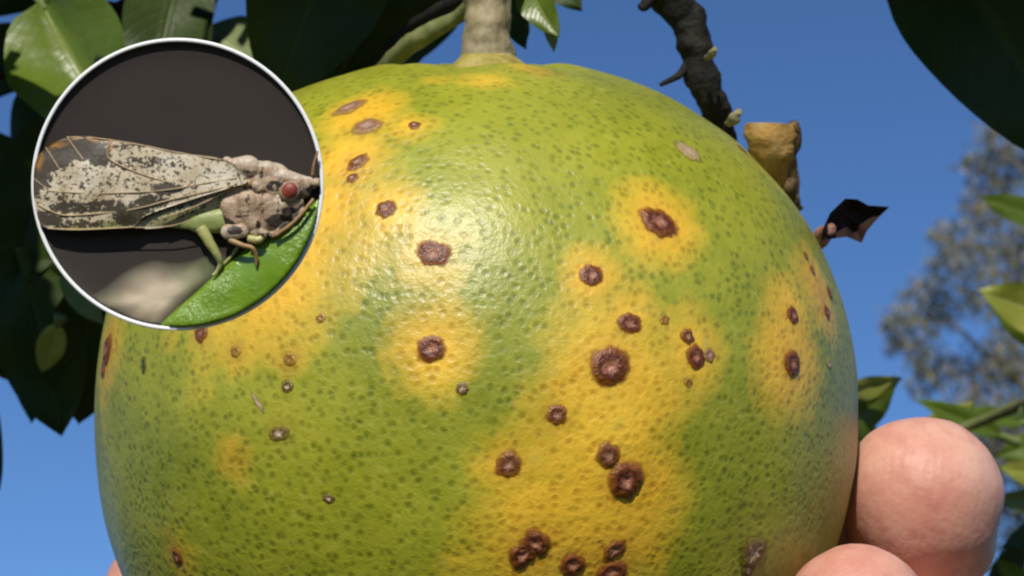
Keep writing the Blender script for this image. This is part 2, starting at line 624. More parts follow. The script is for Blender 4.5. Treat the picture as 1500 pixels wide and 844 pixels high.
for a in [
    (512, 158, 22, 'pale', 1.25, 0.5, .12), (538, 185, 22, 'pale', 1.1, -0.2, .14), (607, 184, 10, 'mid'), (524, 238, 15, 'mid', 1.2, 0.7, .14), (516, 261, 9, 'mid'),
    (566, 307, 15, 'mid'), (634, 371, 22, 'dark', 1.12, -0.2, .16), (632, 511, 20, 'dark'), (677, 569, 9, 'white'), (964, 327, 27, 'dark', 1.1, -0.4),
    (866, 404, 17, 'dark'), (922, 474, 16, 'dark', 1.1), (892, 537, 28, 'dark', 1.05, 0.3, .24), (1007, 493, 11, 'mid'), (1019, 523, 17, 'dark'), (973, 468, 8, 'faint'),
    (1038, 520, 11, 'pale'), (816, 608, 14, 'mid'), (745, 681, 18, 'mid'), (891, 667, 18, 'mid', 1.0, 0, .2), (916, 703, 27, 'dark', 1.0, 0, .3),
    (766, 812, 20, 'dark', 1.1, 0.8, .26), (785, 796, 20, 'dark', 1.1, -0.5, .24), (838, 828, 18, 'dark', 1, 0, .24), (900, 806, 16, 'mid', 1.3, 0.6), (896, 838, 20, 'dark', 1.2),
    (1102, 810, 27, 'white', 1.0, 0.4, .2), (1096, 832, 14, 'white'), (1160, 533, 20, 'dark', 1.0, 0, .22), (1161, 462, 14, 'dark'), (1190, 396, 9, 'mid'),
    (1211, 458, 12, 'dark'), (1215, 430, 13, 'dark'), (1214, 532, 9, 'scar'), (1008, 222, 22, 'scar', 1.1, -0.3, .07), (421, 566, 9, 'white'), (409, 635, 13, 'white', 1.4, 0.2, .12),
    (378, 590, 9, 'scar', 2.0, -0.9, .06), (345, 515, 9, 'faint'), (425, 527, 10, 'faint'), (295, 488, 13, 'mid'), (158, 512, 24, 'dark', 1.0, 0, .2), (152, 540, 15, 'mid'),
    (260, 815, 13, 'mid'), (482, 730, 8, 'white', 1.2), (211, 534, 9, 'speck', 0.7), (1092, 212, 10, 'mid'), (470, 466, 7, 'faint'), (1180, 375, 8, 'mid'), (1008, 560, 7, 'faint'),
]:
    lesion(*a)


# ------------------------------------------------------------------ the citrus tree
TREE = empty('citrus_tree', (-0.75, 0.75, 0.0), 'citrus tree with dark leaves and twigs around the hanging fruit', 'tree')


def leaf_geo(B, T, width, roll=0.0, fold=0.25, curl=0.1, wave=0.06, seed=0.0, facing=None, blunt=0.8):
    """A citrus blade as two sheets (upper, underside) with petiole; returns verts, faces, idx, across, along."""
    ax = T - B
    L = ax.length
    ax.normalize()
    cam_n = (facing if facing is not None else (CAM - (B + T) * 0.5)).copy()
    n = cam_n - ax * cam_n.dot(ax)
    n.normalize()
    s = ax.cross(n)
    n, s = n * math.cos(roll) + s * math.sin(roll), s * math.cos(roll) - n * math.sin(roll)
    nu, nv = 8, 16
    vs, fs, mi, ac, al = [], [], [], [], []
    th = 0.00022
    for sheet in (0, 1):
        for j in range(nv + 1):
            v = j / nv
            w = width * 0.5 * (max(0.0, math.sin(math.pi * min(1, v ** blunt)))) ** 0.72
            if v > 0.86:
                w *= 1 - 0.35 * ((v - 0.86) / 0.14)
            for i in range(nu + 1):
                u = i / nu * 2 - 1
                wv = wave * width * math.sin(v * 11 + seed + (1.7 if u > 0 else 0)) * abs(u) ** 2
                nz = 0.04 * width * noise.noise(Vector((u * 1.5 + seed, v * 4, seed * 0.7)))
                up = abs(u) * w * math.tan(fold) - curl * L * v * v + wv + nz
                side = u * w
                edge = 1 - abs(u) ** 4
                vs.append(B + ax * (L * v) + s * side + n * (up + (-th if sheet else th) * (0.1 + edge)))
                ac.append(u)
                al.append(v)
        o = sheet * (nv + 1) * (nu + 1)
        for j in range(nv):
            for i in range(nu):
                a = o + j * (nu + 1) + i
                q = (a, a + 1, a + nu + 2, a + nu + 1)
                fs.append(q if sheet == 0 else q[::-1])
                mi.append(sheet)
    # petiole
    pv, pf = tube_geo([B - ax * (0.16 * L) + n * (0.02 * L), B - ax * 0.06 * L, B + ax * 0.05 * L], [0.0011, 0.0009, 0.0006], seg=6, sub=3)
    o = len(vs)
    vs += pv
    fs += [tuple(k + o for k in f) for f in pf]
    mi += [1] * len(pf)
    ac += [0.5] * len(pv)
    al += [0.5] * len(pv)
    return vs, fs, mi, ac, al


def leaf(spec, mats, seed):
    bx, by, bd, tx, ty, td, wpx, roll, fold, curl = spec
    B, T = P(bx, by, bd), P(tx, ty, td)
    w = wpx * 0.5 * (bd + td) / FPX
    vs, fs, mi, ac, al = leaf_geo(B, T, w, math.radians(roll), math.radians(fold), curl, seed=seed)
    o = link_mesh('leaf', [v - TREE.location for v in vs], fs, mats, None, True, mi)
    o.parent = TREE
    float_attr(o, 'across', ac)
    float_attr(o, 'along', al)
    return o


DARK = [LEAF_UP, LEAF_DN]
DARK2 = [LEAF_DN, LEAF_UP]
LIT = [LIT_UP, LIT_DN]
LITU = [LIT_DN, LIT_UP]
PAL = [PALE, LIT_UP]
YL = [YEL, LIT_DN]
DR = [DRY, DRY]
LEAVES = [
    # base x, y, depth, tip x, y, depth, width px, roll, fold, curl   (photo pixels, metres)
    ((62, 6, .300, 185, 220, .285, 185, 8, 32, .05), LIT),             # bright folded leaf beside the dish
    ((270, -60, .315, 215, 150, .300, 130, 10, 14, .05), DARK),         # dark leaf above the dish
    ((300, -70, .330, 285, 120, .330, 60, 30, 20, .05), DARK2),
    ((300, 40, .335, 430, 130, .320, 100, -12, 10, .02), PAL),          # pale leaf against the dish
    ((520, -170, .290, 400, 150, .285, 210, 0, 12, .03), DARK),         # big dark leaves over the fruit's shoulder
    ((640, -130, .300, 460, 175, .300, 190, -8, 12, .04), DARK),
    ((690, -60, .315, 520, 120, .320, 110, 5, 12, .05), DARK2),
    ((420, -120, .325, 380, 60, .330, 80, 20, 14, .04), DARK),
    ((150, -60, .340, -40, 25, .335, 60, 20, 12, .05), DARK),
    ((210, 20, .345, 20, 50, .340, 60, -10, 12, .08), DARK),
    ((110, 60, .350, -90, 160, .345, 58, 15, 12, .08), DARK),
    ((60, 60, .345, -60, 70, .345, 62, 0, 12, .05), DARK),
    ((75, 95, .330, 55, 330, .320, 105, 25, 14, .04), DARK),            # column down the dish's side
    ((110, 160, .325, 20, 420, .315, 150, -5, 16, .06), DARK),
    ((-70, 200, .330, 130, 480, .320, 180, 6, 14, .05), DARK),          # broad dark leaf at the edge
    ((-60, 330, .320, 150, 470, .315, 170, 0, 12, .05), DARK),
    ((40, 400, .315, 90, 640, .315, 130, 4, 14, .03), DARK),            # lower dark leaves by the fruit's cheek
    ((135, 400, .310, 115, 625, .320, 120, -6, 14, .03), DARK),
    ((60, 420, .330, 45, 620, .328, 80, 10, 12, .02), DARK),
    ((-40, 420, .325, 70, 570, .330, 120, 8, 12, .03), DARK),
    ((85, 474, .306, 62, 545, .308, 42, 0, 18, .02), YL),               # small yellow leaf put in for a patch of light
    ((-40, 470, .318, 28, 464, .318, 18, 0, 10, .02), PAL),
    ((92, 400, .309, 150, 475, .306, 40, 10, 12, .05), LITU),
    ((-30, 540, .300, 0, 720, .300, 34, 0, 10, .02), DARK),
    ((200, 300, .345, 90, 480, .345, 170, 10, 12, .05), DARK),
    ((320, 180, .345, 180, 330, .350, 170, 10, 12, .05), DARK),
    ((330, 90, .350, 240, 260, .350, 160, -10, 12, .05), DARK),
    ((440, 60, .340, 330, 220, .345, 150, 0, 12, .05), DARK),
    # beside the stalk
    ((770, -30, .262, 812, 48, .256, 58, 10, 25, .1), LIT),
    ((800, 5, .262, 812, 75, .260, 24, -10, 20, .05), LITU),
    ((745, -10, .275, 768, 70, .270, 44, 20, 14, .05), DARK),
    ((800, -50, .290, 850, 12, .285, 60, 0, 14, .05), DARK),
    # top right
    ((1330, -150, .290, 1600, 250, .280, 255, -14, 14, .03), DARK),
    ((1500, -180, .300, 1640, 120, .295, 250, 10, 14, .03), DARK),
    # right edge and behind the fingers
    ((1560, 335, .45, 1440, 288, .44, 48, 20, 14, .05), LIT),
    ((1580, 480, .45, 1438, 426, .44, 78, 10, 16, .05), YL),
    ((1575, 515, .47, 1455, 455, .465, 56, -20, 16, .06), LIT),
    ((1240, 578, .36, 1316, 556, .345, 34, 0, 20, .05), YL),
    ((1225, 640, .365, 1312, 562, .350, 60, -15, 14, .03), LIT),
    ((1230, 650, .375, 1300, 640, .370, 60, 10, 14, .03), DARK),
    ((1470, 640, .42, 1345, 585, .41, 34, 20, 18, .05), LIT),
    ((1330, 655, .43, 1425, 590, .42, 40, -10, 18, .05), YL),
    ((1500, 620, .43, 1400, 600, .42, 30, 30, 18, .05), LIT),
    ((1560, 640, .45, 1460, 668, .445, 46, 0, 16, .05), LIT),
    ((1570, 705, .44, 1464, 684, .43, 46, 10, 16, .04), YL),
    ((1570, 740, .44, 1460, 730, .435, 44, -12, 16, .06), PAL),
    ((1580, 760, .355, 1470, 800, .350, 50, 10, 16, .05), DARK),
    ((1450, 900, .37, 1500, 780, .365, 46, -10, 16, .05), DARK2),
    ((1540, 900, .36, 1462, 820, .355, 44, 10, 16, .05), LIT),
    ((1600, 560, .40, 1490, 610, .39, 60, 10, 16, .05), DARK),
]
for k, (sp, mats) in enumerate(LEAVES):
    leaf(sp, mats, k * 1.37)


# the withered leaf and stubs on the far shoulder of the fruit
def rel(o, parent):
    o.parent = parent
    o.data.transform(Matrix.Translation(-parent.location))
    return o


def blade(name, outline, depth0, depth1, mat, thick=0.0008, bulge=0.0, seed=0):
    """A torn, curled scrap with a traced outline, its own thickness and a bent surface."""
    cx = sum(p[0] for p in outline) / len(outline)
    cy = sum(p[1] for p in outline) / len(outline)
    x0, x1 = min(p[0] for p in outline), max(p[0] for p in outline)
    pts, n = [], len(outline)
    for i in range(n):
        a, b = outline[i], outline[(i + 1) % n]
        for k in range(4):
            t = k / 4
            pts.append((a[0] * (1 - t) + b[0] * t, a[1] * (1 - t) + b[1] * t))
    m = len(pts)
    vs, fs = [], []
    rings = 5
    for sgn in (0, 1):
        for k in range(rings + 1):
            t = k / rings
            for (x, y) in pts:
                qx, qy = cx + (x - cx) * t, cy + (y - cy) * t
                d = depth0 + (depth1 - depth0) * (qx - x0) / (x1 - x0)
                d += bulge * (1 - t * t) + 0.0016 * noise.noise(Vector((qx * .05, qy * .05, seed)))
                vs.append(P(qx, qy, d + (thick * (1 - 0.8 * t ** 4) * (0.5 if sgn else -0.5))))
        o = sgn * (rings + 1) * m
        for k in range(rings):
            for i in range(m):
                i2 = (i + 1) % m
                q = (o + k * m + i, o + k * m + i2, o + (k + 1) * m + i2, o + (k + 1) * m + i)
                fs.append(q if sgn else q[::-1])
    o0, o1 = rings * m, (2 * rings + 1) * m
    for i in range(m):
        i2 = (i + 1) % m
        fs.append((o0 + i, o0 + i2, o1 + i2, o1 + i))
    o = link_mesh(name, vs, fs, mat)
    float_attr(o, 'across', [0.5] * len(vs))
    float_attr(o, 'along', [0.5] * len(vs))
    return rel(o, TREE)


TAN = m_bark('stub_dry_wood', (0.20, 0.11, 0.035), (0.42, 0.24, 0.06), (0.48, 0.34, 0.15), 330, 0.0006)
GREYT = m_bark('scrap_grey_green', (0.10, 0.10, 0.045), (0.22, 0.20, 0.10), (0.36, 0.32, 0.20), 420, 0.0005)
w = blade('withered_leaf', [(1203, 356), (1204, 338), (1216, 312), (1238, 291), (1256, 292), (1272, 301), (1303, 303), (1285, 321), (1270, 338), (1262, 356), (1240, 347), (1218, 350)], .246, .252, DRY, 0.0012, 0.003, 5)
w['label'] = 'dark withered leaf scrap sticking out beside the fruit'
rel(tube('withered_stalk', [P(1190, 362, .258), P(1202, 348, .252), P(1216, 336, .247)], [.0010, .0011, .0007],
         m_bark('stalk_reddish', (0.16, 0.06, 0.04), (0.28, 0.14, 0.10), (0.42, 0.28, 0.22), 500, 0.0004), rough=.3), TREE)
rel(tube('cut_stub', [P(1158, 300, .262), P(1146, 264, .2595), P(1134, 230, .258), P(1129, 202, .257), P(1130, 185, .257)], [.0010, .0021, .0028, .0031, .0032], TAN, rough=.16, rs=600, flat=.75, seg=24), TREE)
rel(tube('husk_rim', [P(1160, 180, .2555), P(1166, 200, .256), P(1160, 232, .257), P(1156, 270, .258), P(1164, 292, .259), P(1172, 306, .260)], [.0008, .0007, .0006, .0008, .0006, .0004],
         m_bark('husk_dark', (0.05, 0.035, 0.02), (0.11, 0.07, 0.03), (0.25, 0.16, 0.07), 600, 0.0004), rough=.5, rs=800, seg=8), TREE)
for (x, y, r, s) in ((1078, 172, 13, 2), (1044, 78, 10, 6)):
    rel(tube('bark_flake', [P(x - r * .9, y + r * .8, .258), P(x, y, .2565), P(x + r * .4, y - r * .9, .2575)], [r * .5 * S0, r * .7 * S0, r * .25 * S0], GREYT, rough=.45, rs=700, seg=12, seed=s, flat=.6, sub=9), TREE)

# twigs and boughs
rel(tube('fruit_stalk', [P(716, 98, .249), P(715, 84, .2490), P(714, 60, .2492), P(713, 20, .250), P(712, -40, .252), P(716, -140, .262), P(690, -300, .30)],
         [.0040, .00305, .00275, .0027, .00285, .0032, .0042], STEM, rough=.17, rs=480, seg=30, sub=9), TREE)
# button of the stalk: a low five-lobed calyx
cv, cf = [], []
for k in range(7):
    t = k / 6
    for j in range(40):
        a = 2 * math.pi * j / 40
        r = (0.0026 + 0.0028 * t) * (1 + 0.20 * t * math.cos(5 * a + 1) + 0.10 * t * noise.noise(Vector((math.cos(a) * 3, math.sin(a) * 3, t))))
        q = FC + AX * (FR * FB_TOP * 0.945 + 0.0023 * (1 - t ** 1.4) + 0.00045 * (1 - t) + 0.0012 * t * 0) + RIGHT * (0.0014 + r * math.cos(a)) + AZ * (r * math.sin(a))
        cv.append(q)
for k in range(6):
    for j in range(40):
        j2 = (j + 1) % 40
        cf.append((k * 40 + j, k * 40 + j2, (k + 1) * 40 + j2, (k + 1) * 40 + j))
cal = link_mesh('calyx', cv, cf, m_bark('calyx_tan', (0.20, 0.17, 0.03), (0.34, 0.28, 0.06), (0.46, 0.36, 0.15), 500, 0.0004))
rel(cal, TREE)
rel(tube('twig', [P(700, -2, .254), P(672, 24, .258), P(636, 44, .260), P(606, 62, .262), P(575, 88, .266), P(540, 125, .275)],
         [.0011, .00085, .00115, .00125, .0012, .0009], TWIG_G, rough=.18, rs=400), TREE)
rel(tube('twig', [P(688, -6, .262), P(640, 18, .268), P(596, 44, .275), P(565, 76, .282)], [.0010, .0009, .0008, .0008], TWIG_D, rough=.2), TREE)
rel(tube('dead_twig', [P(968, -60, .262), P(985, -8, .262), P(1008, 30, .262), P(1020, 75, .2622), P(1030, 118, .2625), P(1050, 165, .264), P(1066, 215, .267)],
         [.0026, .0029, .0023, .00205, .0021, .00185, .0012], TWIG_D, rough=.26, rs=420, seg=20, sub=10), TREE)
rel(tube('dead_twig', [P(1008, 96, .262), P(992, 112, .260), P(968, 124, .258)], [.0007, .0005, .0003], TWIG_D, rough=.3, seg=8), TREE)
rel(tube('dead_twig', [P(972, -30, .262), P(955, -6, .260), P(944, 10, .259), P(936, 6, .259)], [.0014, .0009, .0006, .0003], TWIG_D, rough=.3, seg=8), TREE)
rel(tube('dead_twig', [P(1040, 130, .262), P(1056, 140, .262), P(1066, 160, .262)], [.0008, .0006, .0004], TWIG_D, rough=.4, seg=8), TREE)
rel(tube('twig', [P(340, -80, .335), P(306, 0, .335), P(296, 60, .336), P(280, 160, .338)], [.0016, .0014, .0013, .0012], TWIG_D, rough=.2), TREE)
rel(tube('twig', [P(-60, 130, .338), P(0, 108, .336), P(60, 84, .334), P(130, 40, .334), P(250, -30, .336)], [.0010, .0011, .0011, .0012, .0014], TWIG_D, rough=.2), TREE)
rel(tube('twig', [P(1570, 560, .37), P(1480, 600, .40), P(1400, 630, .41), P(1300, 660, .39), P(1230, 690, .375)], [.0012, .0011, .001, .0009, .0008], TWIG_G, rough=.2), TREE)

B1 = P(690, -300, .30)
tl = TREE.location
trunk_top = Vector((-0.62, 0.70, 1.35))
rel(tube('trunk', [tl + Vector((0, 0, -0.1)), tl + Vector((0.01, 0, .25)), tl + Vector((.05, -.02, .8)), trunk_top], [.085, .062, .050, .042], TRUNK, rough=.15, rs=14, seg=24), TREE)
rel(tube('bough', [trunk_top - Vector((0, 0, .05)), Vector((-.45, .55, 1.60)), Vector((-.22, .42, 1.76)), B1 + Vector((-.03, .02, .02)), B1], [.034, .022, .013, .0065, .0042], TRUNK, rough=.15, rs=40), TREE)
rel(tube('bough', [Vector((-.22, .42, 1.76)), Vector((-.05, .36, 1.82)), Vector((.06, .30, 1.81)), P(968, -60, .262)], [.011, .008, .005, .0026], TRUNK, rough=.15, rs=60), TREE)
rel(tube('bough', [Vector((-.05, .36, 1.82)), Vector((.12, .34, 1.86)), Vector((.22, .32, 1.78)), Vector((.20, .36, 1.68)), P(1620, 560, .37)], [.008, .007, .005, .003, .0012], TRUNK, rough=.15, rs=60), TREE)
rel(tube('bough', [Vector((-.45, .55, 1.60)), Vector((-.30, .44, 1.66)), Vector((-.17, .36, 1.70)), P(-60, 130, .338)], [.018, .010, .005, .001], TRUNK, rough=.15, rs=60), TREE)
rel(tube('bough', [trunk_top - Vector((0, 0, .05)), Vector((-.85, .9, 1.75)), Vector((-.95, 1.1, 2.2)), Vector((-.8, 1.3, 2.5))], [.034, .024, .014, .006], TRUNK, rough=.15, rs=40), TREE)

# the rest of the crown, out of the picture above and to the side: one mass, with leaves added for shade
cvs, cfs, cmi, cac, cal_ = [], [], [], [], []


def crown_leaf(c, L, W, fc=None):
    d = Vector((random.gauss(0, 1), random.gauss(0, 1), random.gauss(-.5, .7))).normalized()
    if fc is not None:
        d = (d - fc * d.dot(fc)).normalized()
    fc = fc or Vector((random.gauss(0, .6), random.gauss(0, .6), 1)).normalized()
    vs, fs, mi, ac, al = leaf_geo(c - d * L * .5, c + d * L * .5, W, random.uniform(-.5, .5), .2, .08, seed=random.random() * 9, facing=fc)
    o = len(cvs)
    cvs.extend(vs)
    cfs.extend(tuple(k + o for k in f) for f in fs)
    cmi.extend(mi)
    cac.extend(ac)
    cal_.extend(al)


def in_frame(p, margin=80):
    q = p - CAM
    d = q.dot(FWD)
    if d < 0.02:
        return False
    x, y = 750 + q.dot(RIGHT) / d * FPX, 422 - q.dot(UP) / d * FPX
    return -margin < x < 1500 + margin and -margin < y < 844 + margin


def blocks_sun(p, r=0.06):
    """True when a leaf there would shade the fruit, the dish, the hand or the sunlit leaves."""
    for c, rr in KEEP:
        q = p - c
        t = q.dot(SUN_DIR)
        if t > 0 and (q - SUN_DIR * t).length < rr + r:
            return True
    return False


KEEP = [(FC, 0.047), (P(260, 270, .185), 0.018), (P(1355, 720, .25), 0.024), (P(1245, 850, .23), 0.02), (P(714, 0, .25), 0.012), (P(1020, 90, .26), .02), (P(106, 72, .30), .0195),
        (P(1480, 450, .45), .022), (P(1280, 575, .36), .012), (P(1485, 700, .44), .016), (P(355, 75, .33), .011), (P(1235, 320, .25), .012), (P(1420, 600, .42), .004)]
random.seed(5)
for (sp, mats) in LEAVES:  # unseen leaves added along the sun's rays to shade the dark leaves
    if mats not in (DARK, DARK2) or 640 < sp[0] < 1300 or (sp[0] > 1300 and sp[1] > 100):
        continue
    B_, T_ = P(*sp[0:3]), P(*sp[3:6])
    for k in range(30):
        p = B_.lerp(T_, (k % 6) / 5.5 + .05) + RIGHT * ((k // 6 - 2) * sp[6] * .2 * sp[2] / FPX)
        t = 0.0
        while t < .3 and in_frame(p + SUN_DIR * t, 300):
            t += .006
        q = p + SUN_DIR * (t + random.uniform(.0, .05))
        if in_frame(q, 280):
            continue
        if blocks_sun(q, .012):
            if not blocks_sun(q, .002):
                crown_leaf(q, random.uniform(.017, .022), random.uniform(.014, .018), SUN_DIR)
            continue
        crown_leaf(q, random.uniform(.034, .046), random.uniform(.024, .032), SUN_DIR)
for k in range(900):
    a, r, z = random.uniform(0, 6.28), random.uniform(0, 1) ** .5, random.uniform(-.5, 1)
    p = Vector((-.9, 1.15, 2.1)) + Vector((math.cos(a) * r * .75, math.sin(a) * r * .75, z * .6 * (1.1 - r * .5)))
    if in_frame(p, 200) or blocks_sun(p, .05):
        continue
    crown_leaf(p, random.uniform(.06, .10), random.uniform(.03, .045))
crown = link_mesh('crown', [v - TREE.location for v in cvs], cfs, DARK, None, True, cmi)  # crown foliage plus the added sun-blocking leaves
crown.parent = TREE
crown['kind'] = 'stuff'
float_attr(crown, 'across', cac)
float_attr(crown, 'along', cal_)


# ------------------------------------------------------------------ the far eucalyptus
ED = 15.0
es = ED / FPX
ebase = P(1640, 422, ED)
ebase.z = 0.0
GUM = empty('gum_tree', ebase, 'tall grey-green tree standing far behind the fingers', 'tree')
GUMB = m_bark('gum_bark', (0.17, 0.13, 0.10), (0.30, 0.26, 0.21), (0.42, 0.38, 0.32), 5, 0.02)


def m_gum():
    M = NT('gum_leaves')
    c = M.coord()
    col = M.ramp(M.noise(5.5, 4, 0.7, c), [(0.30, (0.085, 0.095, 0.050)), (0.48, (0.19, 0.185, 0.105)), (0.60, (0.28, 0.24, 0.16)), (0.74, (0.28, 0.165, 0.065))])
    M.col(col)
    M.set(Roughness=0.5, Specular_IOR_Level=0.4)
    tr = M.n('BsdfTranslucent')
    tr.inputs['Color'].default_value = (0.14, 0.16, 0.07, 1)
    mx = M.n('MixShader')
    mx.inputs[0].default_value = 0.2
    M.l(M.b.outputs[0], mx.inputs[1])
    M.l(tr.outputs[0], mx.inputs[2])
    M.l(mx.outputs[0], M.out.inputs[0])
    return M.m


clumps = [(1452, 205, 34), (1446, 250, 36), (1490, 235, 45), (1430, 305, 34), (1470, 300, 45), (1392, 345, 28), (1425, 365, 40), (1475, 370, 50), (1385, 390, 34),
          (1350, 430, 36), (1318, 465, 28), (1312, 500, 22), (1345, 500, 36), (1372, 455, 34), (1420, 430, 32), (1470, 440, 48), (1350, 545, 34), (1390, 540, 36),
          (1440, 545, 38), (1480, 520, 48), (1450, 600, 44), (1400, 600, 38), (1490, 620, 50), (1470, 680, 50), (1500, 740, 60), (1440, 660, 40), (1300, 470, 14), (1370, 340, 16),
          (1415, 235, 14), (1465, 178, 18), (1500, 160, 40), (1490, 800, 55)]
random.seed(11)
allc = [(x, y, r, random.uniform(-.5, .5)) for x, y, r in clumps]
for k in range(150):
    x = random.uniform(1520, 2150)
    y = random.uniform(-60, 1000) + abs(x - 1750) * .35
    allc.append((x, y, random.uniform(40, 90), random.uniform(-1.8, 1.8)))
ev, ef = [], []
for (x, y, r, dz) in allc:
    cnt = int(17 * (r / 10) ** 1.75)
    c = P(x, y, ED + dz)
    for k in range(cnt):
        q = Vector((random.gauss(0, 1), random.gauss(0, 1), random.gauss(0, 1)))
        q = q.normalized() * (random.random() ** .5) * r * es * 1.08
        b = c + q
        d = Vector((random.gauss(0, .7), random.gauss(0, .7), random.gauss(-.7, .6))).normalized()
        s = d.cross(Vector((random.gauss(0, 1), random.gauss(0, 1), random.gauss(0, 1)))).normalized()
        L, W = random.uniform(.05, .105), random.uniform(.016, .030)
        o = len(ev)
        ev += [b, b + d * L * .45 + s * W * .5, b + d * L - Vector((0, 0, .01)), b + d * L * .45 - s * W * .5]
        ef += [(o, o + 1, o + 2), (o, o + 2, o + 3)]
gc = link_mesh('crown', [v - ebase for v in ev], ef, m_gum(), None, False)
gc.parent = GUM
gc['kind'] = 'stuff'
top = P(1640, -40, ED)
mid1 = P(1640, 620, ED)
rel(tube('trunk', [ebase + Vector((0, 0, -.2)), ebase + Vector((.05, 0, 1.2)), mid1, P(1660, 300, ED), top], [.26, .2, .14, .09, .03], GUMB, rough=.08, rs=2), GUM)
for (x, y, r, dz) in allc:
    if r < 30 or random.random() < .35:
        continue
    st = P(1642, min(980, y + abs(x - 1642) * .7 + 40), ED)
    en = P(x, y, ED + dz)
    md = st.lerp(en, .55) + Vector((0, 0, -.03 * abs(x - 1642) / 200))
    rel(tube('limb', [st, md, en], [.028, .014, .004], GUMB, rough=.1, rs=8, seg=6, sub=4), GUM)


# ------------------------------------------------------------------ the hand
def capsule(vs, fs, a, b, ra, rb, rings=8, seg=18):
    a, b = Vector(a), Vector(b)
    ax = (b - a)
    L = ax.length
    ax = ax.normalized() if L > 1e-9 else Vector((0, 0, 1))
    s = ax.orthogonal().normalized()
    t = ax.cross(s)
    o = len(vs)
    prof = []
    for k in range(rings + 1):
        th = math.pi / 2 * k / rings
        prof.append((a - ax * ra * math.cos(th), ra * math.sin(th)))
    for k in range(rings + 1):
        th = math.pi / 2 * k / rings
        prof.append((b + ax * rb * math.sin(th), rb * math.cos(th)))
    for c, r in prof:
        for j in range(seg):
            q = 2 * math.pi * j / seg
            vs.append(c + (s * math.cos(q) + t * math.sin(q)) * max(r, 1e-6))
    for k in range(len(prof) - 1):
        for j in range(seg):
            j2 = (j + 1) % seg
            fs.append((o + k * seg + j, o + k * seg + j2, o + (k + 1) * seg + j2, o + (k + 1) * seg + j))


HP = {
    'index': [((330, -190, -640), 112), ((665, -185, -470), 106), ((695, -190, -170), 102), ((656, -165, -10), 114), ((648, -112, 25), 119)],
    'middle': [((330, -390, -640), 120), ((720, -440, -240), 112), ((645, -360, 85), 98), ((548, -280, 255), 97), ((505, -238, 318), 95)],
    'ring': [((330, -560, -560), 112), ((670, -650, -230), 104), ((610, -600, 90), 92), ((440, -490, 300), 84)],
    'little': [((300, -740, -430), 98), ((560, -830, -140), 90), ((510, -770, 95), 80), ((380, -670, 260), 70)],
    'thumb': [((0, -960, -480), 190), ((-300, -810, -490), 135), ((-492, -560, -420), 112), ((-505, -380, -330), 104), ((-512, -292, -300), 88)],
}
WR = (140, -1420, -520)
hv, hf = [], []
for nm, ch in HP.items():
    for (a, ra), (b, rb) in zip(ch, ch[1:]):
        capsule(hv, hf, F(*a), F(*b), ra * S0, rb * S0)
for nm in ('index', 'middle', 'ring', 'little'):
    (r0, rr) = HP[nm][0]
    off = {'index': -110, 'middle': -30, 'ring': 50, 'little': 130}[nm]
    capsule(hv, hf, F(*r0), F(WR[0] + off, WR[1] + 260, WR[2] - 20), (rr + 20) * S0, 190 * S0)
    capsule(hv, hf, F(WR[0] + off, WR[1] + 260, WR[2] - 20), F(WR[0] + off * 1.2, WR[1] - 300, WR[2]), 190 * S0, 200 * S0)
    capsule(hv, hf, F(WR[0] + off * 1.2, WR[1] - 300, WR[2]), F(WR[0] + off * 1.9, WR[1] - 2600, WR[2] + 500), 200 * S0, 330 * S0)
capsule(hv, hf, F(40, -950, -520), F(250, -500, -640), 200 * S0, 150 * S0)
capsule(hv, hf, F(100, -700, -640), F(330, -400, -660), 150 * S0, 120 * S0)
me = bpy.data.meshes.new('hand_raw')
me.from_pydata([tuple(v - FC) for v in hv], [], hf)
raw = bpy.data.objects.new('hand_raw', me)
COL.objects.link(raw)
rm = raw.modifiers.new('remesh', 'REMESH')
rm.mode = 'VOXEL'
rm.voxel_size = 0.0011
sm = raw.modifiers.new('smooth', 'SMOOTH')
sm.factor = 0.5
sm.iterations = 7
dg = bpy.context.evaluated_depsgraph_get()
hm = bpy.data.meshes.new_from_object(raw.evaluated_get(dg))
bpy.data.objects.remove(raw)
hm.name = 'hand'
hm.materials.clear()
hm.materials.append(SKIN)
hm.polygons.foreach_set('use_smooth', [True] * len(hm.polygons))
hn = [v.normal.copy() for v in hm.vertices]
hco = []
for v, nn in zip(hm.vertices, hn):
    q = v.co
    hco.extend(q + nn * (0.00055 * noise.noise(q * 90) + 0.00022 * noise.noise(q * 260)))
hm.vertices.foreach_set('co', hco)
hm.update()
hand = bpy.data.objects.new('person', hm)
COL.objects.link(hand)
hand.location = FC
tag(hand, 'bare hand gripping the fruit from behind, two fingertips showing at its cheek', 'person')


def nail(tip, prev, r, outward):
    t, p = F(*tip), F(*prev)
    ax = (t - p).normalized()
    n = (outward - ax * outward.dot(ax)).normalized()
    s = ax.cross(n)
    R = r * S0
    vs, fs = [], []
    for k in range(7):
        v = k / 6
        for j in range(9):
            u = j / 8 * 2 - 1
            a = u * 0.72 * (1 - 0.15 * v * v)
            rr = R * (1.015 + 0.02 * (1 - abs(u) ** 3))
            axl = -0.95 + 1.0 * v * (1 - 0.12 * u * u)
            rad = rr * 0.965 * math.sqrt(max(0.05, 1 - max(0, axl) ** 2))
            vs.append(t + ax * R * axl + (n * math.cos(a) + s * math.sin(a)) * rad - FC)
    for k in range(6):
        for j in range(8):
            q = k * 9 + j
            fs.append((q, q + 1, q + 10, q + 9))
    o = link_mesh('fingernail', vs, fs, NAIL)
    o.parent = hand


for nm in HP:
    ch = HP[nm]
    tip, prev = ch[-1][0], ch[-2][0]
    nail(tip, prev, ch[-1][1], (RIGHT * 0.45 - BACK * 1.0 - UP * 0.2) if nm != 'thumb' else -RIGHT - BACK * 0.6)


